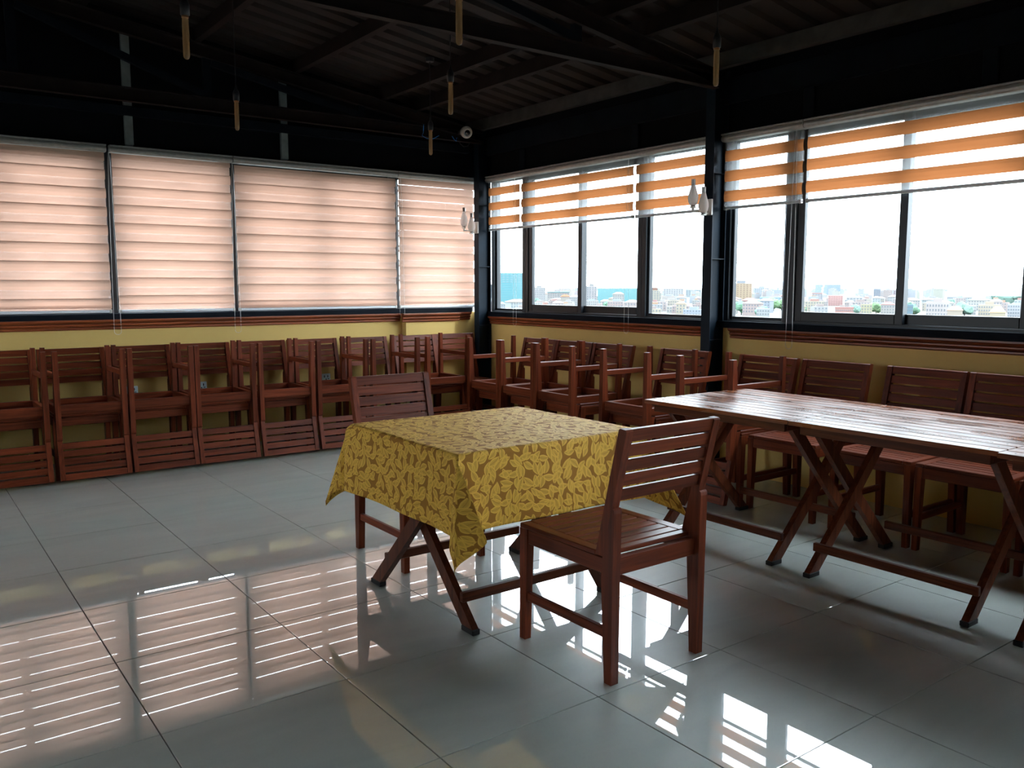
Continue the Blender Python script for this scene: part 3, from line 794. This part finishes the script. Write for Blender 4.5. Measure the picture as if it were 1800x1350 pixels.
cc = empty('security_camera', (3.87, 3.575, 2.735)); tag(cc, 'white round security camera on the truss at the corner', 'camera')
aim = (Vector((CX, CY, CZ))-Vector(cc.location)); aim.z = 0; aim.normalize()
aim = (aim + Vector((.28, 0, -.25))).normalized()
def along(m):
    R = Vector((0, 0, 1)).rotation_difference(aim).to_matrix(); m.v = [tuple(R @ Vector(v)) for v in m.v]; return m
along(MB().lathe([(.001, -.05), (.035, -.048), (.052, -.02), (.055, .01), (.050, .030), (.043, .036)], (0, 0, 0), 24)).build('housing', WHITE, cc, True)
along(MB().lathe([(.043, .030), (.040, .044), (.034, .046), (.031, .040)], (0, 0, 0), 24)).build('bezel', WHITE, cc, True)
along(MB().lathe([(.030, .036), (.020, .046), (.001, .048)], (0, 0, 0), 20)).build('lens', LENS, cc, True)
MB().box(-.03, .03, .03, .10, -.02, .03, .006).build('bracket', WHITE, cc)
cb = empty('loose_cable', (3.76, 3.60, 2.66)); tag(cb, 'blue and black cable loop drooping under the corner security camera', 'cable')
MB().tube([(-.03, 0, .03), (-.01, -.005, .0), (.012, -.005, -.012), (.02, 0, .02)], .0035, 6).build('blue_loop', BLUEW, cb)
MB().tube([(.03, 0, .03), (.05, -.01, -.03), (.09, -.01, -.055), (.14, 0, -.045), (.18, .01, .0)], .004, 6).build('black_loop', BLACKP, cb)
cb2 = empty('loose_cable', (3.43, 3.60, 2.66)); tag(cb2, 'thin cable end dangling beside the smallest tube bulb', 'cable')
MB().tube([(.0, 0, .10), (-.003, 0, .03), (-.02, -.004, .0), (.03, -.004, -.02), (.10, 0, -.015), (.16, 0, .02)], .0028, 6).build('strand', BLUEW, cb2)

for k, (x, lab) in enumerate(((.953, 'white wall socket behind the second and third stacked pairs'), (1.484, 'white wall socket behind the fourth stacked pair'), (2.575, 'white wall socket behind the sixth stacked pair, three holes clearly seen'))):
    s = empty('wall_socket', (x, WY, .505)); tag(s, lab, 'socket', 'wall sockets under the closed blinds')
    MB().box(-.043, .043, -.010, 0, -.043, .043, .004).build('plate', SOCK, s)
    hs = MB()
    for (hx, hz, w, h) in ((-.016, .018, .004, .010), (.016, .018, .004, .010), (0, -.012, .005, .011), (.022, -.004, .008, .003)): hs.box(hx-w, hx+w, -.0108, -.0095, hz-h, hz+h)
    hs.build('pin_holes', BLACKP, s)

# ------------------------------------------------------------------ city outside; haze of distance is painted into the pale far colours
GZ = -30.0
ground = MB().box(-3000, 14000, -6000, 14000, GZ-2, GZ).build('ground', plain('hazy_city_ground', (.07, .075, .07), .9, .1, var=.15, scale=.01)); struct(ground, 'pale hazy city ground far below the windows')
def cmat(name, c): return plain(name, c, .8, .1)
CM = {}
CS = .40
def cm(c):
    c = tuple(q*CS for q in c)
    k = 'city_%d_%d_%d' % tuple(int(q*10000) for q in c)
    if k not in CM: CM[k] = cmat(k, c)
    return CM[k]
DARKW = cmat('city_window_grey', (.05, .056, .064))
def az_of(px): return YAW + math.atan((px-900)/FPX)
def bld(px, wpx, ytop, dist, c, label, name='building', depth=None, wins=None, roof=None, group=None, rot=None, extra=None, wc=None):
    a = az_of(px); x, y = CX+dist*math.sin(a), CY+dist*math.cos(a)
    slant = 1/math.cos(a-YAW)
    w = wpx/FPX*dist/slant*1.0; zt = CZ + (504-ytop)/FPX*dist/slant
    h = zt-GZ; d = depth or w*.8
    OCC.append((x+math.sin(a)*d/2, y+math.cos(a)*d/2, math.hypot(w, d)*.56))
    b = empty(name, (x, y, GZ), -a + (rot or 0)); tag(b, label, 'building' if name != 'house' else 'house', group)
    MB().box(-w/2, w/2, 0, d, 0, h).build('walls', cm(c), b)
    if wins:
        nc, nr, fx, fz = wins; m = MB(); z0 = max(0, h-nr*fz)
        for r in range(nr):
            for q in range(nc):
                xx = -w/2+(q+.5)*w/nc; zz = h-(r+.75)*fz
                if zz > 1: m.box(xx-w/nc*fx/2, xx+w/nc*fx/2, -.25, .1, zz-fz*.25, zz+fz*.25)
        mm = m.build('window_openings', wc or DARKW, b); mm['kind'] = 'stuff'
    if roof:
        k, rc, rh = roof
        if k == 'hip': MB().add([(-w*.55, -w*.05, h), (w*.55, -w*.05, h), (w*.55, d+w*.05, h), (-w*.55, d+w*.05, h), (-w*.2, d/2, h+rh), (w*.2, d/2, h+rh)], [(0, 1, 5, 4), (1, 2, 5), (2, 3, 4, 5), (3, 0, 4), (3, 2, 1, 0)]).build('roof', cm(rc), b)
        if k == 'flat': MB().box(-w*.52, w*.52, -w*.02, d+w*.02, h, h+rh).build('roof', cm(rc), b)
        if k == 'pent': MB().box(-w*.2, w*.2, d*.2, d*.6, h, h+rh).build('roof_house', cm(rc), b)
    if extra == 'rods':
        m = MB()
        for q in range(14): xx = -w/2+(q+.5)*w/14; m.box(xx-.35, xx+.35, 1, 1.7, h, h+5+3*((q*7) % 3))
        m.build('column_stubs', CONC, b)
    if extra == 'floors':
        m = MB(); fl = 3.4
        for q in range(int(h/fl)): m.box(-w/2-.2, w/2+.2, -.3, 0, h-q*fl-.35, h-q*fl)
        m.build('floor_edges', cm((.22, .26, .27)), b)['kind'] = 'stuff'
    return b
OCC = []
TEAL = (.085, .225, .25)
bld(899, 48, 480, 1250, TEAL, 'teal-netted tower under construction next to the corner column', extra='floors', wins=(7, 4, .6, 3.4), wc=cm((.15, .24, .26)))
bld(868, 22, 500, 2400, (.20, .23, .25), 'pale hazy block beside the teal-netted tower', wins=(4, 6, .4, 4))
bld(947, 22, 505, 1500, (.24, .24, .24), 'white block with dotted windows left of the teal-roofed hall', wins=(6, 7, .4, 3.4), roof=('pent', (.2, .2, .2), 3))
bld(981, 38, 514, 1700, (.22, .21, .20), 'low white hall with a flat teal roof', roof=('flat', (.10, .19, .20), 1.5), wins=(9, 3, .5, 3.5))
bld(993, 16, 521, 1300, (.24, .22, .20), 'low house with an orange-brown roof', 'house', roof=('hip', (.28, .10, .05), 3))
bld(1039, 18, 503, 1350, (.25, .24, .24), 'slender white apartment block beside the long teal-netted site', wins=(4, 9, .45, 3.3), roof=('pent', (.2, .2, .2), 4))
bld(1084, 68, 507, 1450, (.11, .235, .25), 'long teal-netted building site with bare columns on its roof', extra='rods', depth=30, wins=None)
bld(1086, 20, 517, 1150, (.24, .24, .23), 'white gabled house in front of the long teal-netted site', 'house', wins=(5, 4, .4, 3.2), roof=('hip', (.22, .21, .20), 3))
bld(1150, 22, 510, 1350, (.26, .24, .20), 'cream block with a brown roof house', wins=(5, 6, .5, 3.2), roof=('pent', (.16, .09, .07), 4))
bld(1182, 34, 507, 1700, (.26, .26, .26), 'white twin apartment block with stacked windows', wins=(8, 9, .35, 3.4))
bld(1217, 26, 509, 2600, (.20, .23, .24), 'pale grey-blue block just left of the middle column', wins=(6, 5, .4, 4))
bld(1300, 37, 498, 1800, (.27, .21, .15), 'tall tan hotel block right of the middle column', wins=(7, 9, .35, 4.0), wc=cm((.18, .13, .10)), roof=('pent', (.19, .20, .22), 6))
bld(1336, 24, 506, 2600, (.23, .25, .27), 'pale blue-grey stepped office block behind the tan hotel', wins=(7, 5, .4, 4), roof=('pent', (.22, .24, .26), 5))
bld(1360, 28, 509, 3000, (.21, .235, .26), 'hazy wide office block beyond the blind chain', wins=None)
bld(1353, 38, 522, 1350, (.17, .24, .30), 'pale blue apartment building with small windows', wins=(6, 4, .4, 3.4))
bld(1316, 26, 528, 1300, (.27, .20, .19), 'house with a wide pink roof below the tan hotel', 'house', roof=('hip', (.30, .12, .11), 4))
bld(1386, 30, 520, 1250, (.25, .24, .25), 'white balconied apartment block with a red roof', wins=(5, 5, .55, 3.3), roof=('hip', (.30, .11, .10), 3))
bld(1340, 22, 542, 900, (.24, .25, .25), 'white flat-roofed house among green trees', 'house', wins=(5, 3, .4, 3.2))
bld(1396, 34, 540, 850, (.28, .26, .20), 'cream house close below the blind chain', 'house', wins=(6, 3, .5, 3.2), roof=('flat', (.25, .22, .15), 1))
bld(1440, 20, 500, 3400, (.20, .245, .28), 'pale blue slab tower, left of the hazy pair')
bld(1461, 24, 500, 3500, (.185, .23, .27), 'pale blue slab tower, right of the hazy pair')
bld(1466, 24, 519, 1500, (.32, .20, .19), 'salmon pink apartment block', wins=(6, 6, .35, 3.3), wc=cm((.24, .14, .13)))
bld(1434, 18, 516, 1900, (.25, .24, .25), 'grey-white block with a pink roof edge', wins=(4, 5, .45, 3.4), roof=('flat', (.28, .15, .14), 1.5))
bld(1538, 11, 508, 2200, (.15, .17, .20), 'narrow blue-grey tower in the sprawl, middle of the slider pane', wins=(3, 8, .5, 4))
bld(1557, 14, 509, 1900, (.26, .235, .23), 'tall white block with brown window columns, left half', wins=(5, 10, .45, 3.6), wc=cm((.15, .12, .12)))
bld(1574, 13, 510, 1960, (.20, .18, .20), 'tall grey block with brown window columns, right half', wins=(4, 10, .45, 3.6), wc=cm((.12, .10, .11)))
bld(1499, 26, 522, 1350, (.26, .26, .26), 'white apartment block left of the narrow tower', wins=(5, 5, .45, 3.3))
bld(1521, 18, 534, 1000, (.27, .25, .17), 'low yellow house below the narrow blue-grey tower', 'house', wins=(4, 3, .4, 3.2))
bld(1482, 30, 541, 900, (.30, .17, .15), 'long low pink building with a flat roof', wins=(9, 2, .4, 3.2), roof=('flat', (.30, .15, .14), 1))
bld(1558, 22, 535, 1050, (.25, .24, .23), 'house with a flat red roof', 'house', roof=('hip', (.30, .12, .11), 3), wins=(5, 3, .4, 3.2))
bld(1597, 10, 535, 950, (.11, .17, .20), 'narrow teal glass building beside the window post', wins=(3, 5, .6, 3.4))
bld(1645, 36, 531, 900, (.29, .26, .25), 'white three-storey hall with rows of arched windows', wins=(8, 3, .4, 4.2), roof=('pent', (.29, .25, .24), 3.5))
bld(1679, 32, 521, 1900, (.21, .22, .23), 'long grey office slab', wins=(14, 4, .6, 4), depth=25)
bld(1676, 24, 545, 820, (.27, .23, .19), 'house with an orange hipped roof', 'house', roof=('hip', (.36, .21, .14), 3.5))
bld(1699, 24, 536, 1080, (.27, .26, .25), 'white terrace house row', 'house', wins=(8, 3, .4, 3.3))
bld(1736, 34, 535, 950, (.28, .24, .19), 'cream two-winged apartment house', wins=(9, 4, .45, 3.3), roof=('pent', (.28, .23, .18), 3))
bld(1751, 24, 549, 760, (.28, .24, .18), 'pavilion with a tiered orange roof', 'house', roof=('hip', (.40, .24, .13), 5))
bld(1783, 26, 534, 1000, (.25, .25, .26), 'grey-white apartment blocks at the right picture edge', wins=(7, 5, .5, 3.3))
# tower crane above the building site
a = az_of(1075); dist = 1500; cr = empty('tower_crane', (CX+dist*math.sin(a), CY+dist*math.cos(a), GZ), -a); tag(cr, 'hazy tower crane above the long teal-netted site', 'crane')
CRM = cm((.32, .33, .36))
MB().box(-.7, .7, -.7, .7, 0, 54).build('mast', CRM, cr); MB().box(-8, 14, -.6, .6, 54, 55.4).build('jib', CRM, cr); MB().box(-.5, .5, -.5, .5, 55, 60).build('tower_top', CRM, cr); MB().box(-8, -5, -.9, .9, 51.5, 54).build('counterweight', CRM, cr)

rr = random.Random(11)
PAL = [(.25, .25, .25), (.27, .26, .24), (.23, .245, .26), (.27, .23, .22), (.25, .27, .27), (.28, .25, .20), (.22, .24, .27), (.26, .21, .20)]
RPAL = [(.27, .15, .13), (.25, .24, .23), (.22, .25, .27), (.28, .18, .12), (.24, .20, .19)]
PANES = [(858, 920, 'first'), (932, 1018, 'second'), (1024, 1122, 'third'), (1133, 1231, 'fourth'), (1280, 1413, 'fifth'), (1425, 1608, 'sixth'), (1619, 1815, 'seventh')]
NH = [0]
def filler(px, yb):
    pn = [q[2] for q in PANES if q[0] < px < q[1]]
    if not pn or NH[0] >= 270: return
    pn = pn[0]
    # yb: pixel row where it meets the ground
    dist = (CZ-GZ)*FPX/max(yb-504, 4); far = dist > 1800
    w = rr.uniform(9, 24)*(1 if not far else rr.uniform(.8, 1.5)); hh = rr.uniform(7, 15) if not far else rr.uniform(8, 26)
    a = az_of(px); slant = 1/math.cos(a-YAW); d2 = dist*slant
    ci = rr.randrange(8); c = PAL[ci]; hip = rr.random() < .4; k = min(1, max(0, (dist-900)/2600)); c = tuple(q*(1-k)+p*k for q, p in zip(c, (.245, .262, .275)))  # wall colour fades to pale with distance: painted haze
    d = w*rr.uniform(.6, 1); bx_, by_, rad = CX+d2*math.sin(a), CY+d2*math.cos(a), math.hypot(w, d)*.56
    if any((bx_-q[0])**2+(by_-q[1])**2 < (rad+q[2])**2 for q in OCC): return
    OCC.append((bx_, by_, rad)); NH[0] += 1
    b = empty('house', (bx_, by_, GZ), -a+rr.uniform(-.4, .4))
    wn = {0: 'white', 1: 'off-white', 2: 'bluish', 3: 'pinkish', 4: 'mint-white', 5: 'cream', 6: 'grey-blue', 7: 'rosy'}[ci]
    rn = 'pitched' if hip else 'flat'; dn = 'hazy' if dist > 2000 else ('mid-distance' if dist > 1100 else 'near')
    lab = 'small %s %s %s-roofed house in the %s window pane from the corner' % (dn, wn, rn, pn)
    tag(b, lab, 'house', '%s %s %s-roofed houses in the %s pane' % (dn, wn, rn, pn))
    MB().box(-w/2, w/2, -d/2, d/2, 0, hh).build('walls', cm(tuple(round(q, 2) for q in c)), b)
    rc = rr.choice(RPAL); rc = tuple(round(q*(1-k)+p*k, 2) for q, p in zip(rc, (.245, .262, .275)))  # roof colour takes the same painted distance haze
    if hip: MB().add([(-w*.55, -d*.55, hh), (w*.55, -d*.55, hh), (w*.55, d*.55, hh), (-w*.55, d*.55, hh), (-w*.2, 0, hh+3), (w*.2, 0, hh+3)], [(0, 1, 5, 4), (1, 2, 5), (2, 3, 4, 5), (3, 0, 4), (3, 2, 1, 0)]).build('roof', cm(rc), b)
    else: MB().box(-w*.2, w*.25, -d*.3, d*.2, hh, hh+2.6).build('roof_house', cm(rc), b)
    if dist < 1500:
        nc = max(3, int(w/3)); m = MB()
        for r in range(max(2, int(hh/3.4))):
            for q in range(nc):
                xx = -w/2+(q+.5)*w/nc; zz = hh-(r+.6)*3.3
                if zz > .8: m.box(xx-.6, xx+.6, -d/2-.2, -d/2+.1, zz-.8, zz+.8)
        if m.v: m.build('window_openings', DARKW, b)['kind'] = 'stuff'
# green trees
LEAF = [cm((.10, .19, .125)), cm((.14, .23, .12)), cm((.14, .22, .18)), cm((.12, .20, .165))]
def tree(px, yb, r, label, mi):
    dist = (CZ-GZ)*FPX/(yb-504); a = az_of(px); d2 = dist/math.cos(a-YAW)
    OCC.append((CX+d2*math.sin(a), CY+d2*math.cos(a), r*1.35))
    t = empty('tree', (CX+d2*math.sin(a), CY+d2*math.cos(a), GZ)); tag(t, label, 'tree', 'trees among the city roofs')
    MB().tube([(0, 0, 0), (.3, 0, r*.9)], r*.08, 6).build('trunk', cm((.08, .06, .05)), t)
    bm = bmesh.new()
    for q in range(7):
        mtx = Matrix.Translation((rr.uniform(-.7, .7)*r, rr.uniform(-.7, .7)*r, r*rr.uniform(.8, 1.35))); rad = r*rr.uniform(.45, .7)
        res = bmesh.ops.create_icosphere(bm, subdivisions=2, radius=rad, matrix=mtx)
        for v in res['verts']: v.co += Vector((rr.uniform(-1, 1), rr.uniform(-1, 1), rr.uniform(-1, 1)))*rad*.16
    me = D.meshes.new('crown'); bm.to_mesh(me); bm.free(); me.materials.append(LEAF[mi]); o = D.objects.new('crown', me); COL.objects.link(o); o.parent = t
for px, yb, r, lab, mi in ((1302, 553, 8, 'dark green tree at the foot of the tan hotel view, left one', 0), (1322, 551, 9, 'dark green tree below the pink roof', 0), (1338, 556, 6, 'small green tree before the white flat-roofed house', 2),
        (1358, 546, 9, 'bright green tree left of the blind chain', 1), (1372, 545, 8, 'bright green tree nearest the blind chain', 1), (1408, 552, 6, 'green tree half behind the wide window post', 0),
        (1590, 552, 8, 'teal-green tree beside the narrow glass building', 2), (1604, 556, 6, 'small green tree against the slider post', 0), (1660, 557, 8, 'blue-green tree before the arched hall', 2), (1693, 556, 8, 'blue-green tree below the white terrace row', 2),
        (1666, 540, 7, 'hazy tree clump left of the long grey slab', 3), (1700, 536, 6, 'hazy tree clump right of the long grey slab', 3), (1722, 538, 8, 'hazy tree clump behind the cream apartment house', 3), (1764, 543, 18, 'biggest round green tree on the right', 3), (1792, 542, 13, 'green tree cut by the right picture edge', 2),
        (1538, 551, 7, 'green tree next to the low yellow house', 1), (1505, 552, 6, 'green tree behind the long pink building', 2), (1068, 548, 8, 'green tree under the long teal-netted site', 0), (940, 540, 8, 'hazy tree under the white dotted block', 3)):
    tree(px, yb, r, lab, mi)
for k in range(900):
    t = rr.random(); px = rr.uniform(840, 1840)
    if 1228 < px < 1275: continue
    filler(px, 511 + 46*t**1.25)
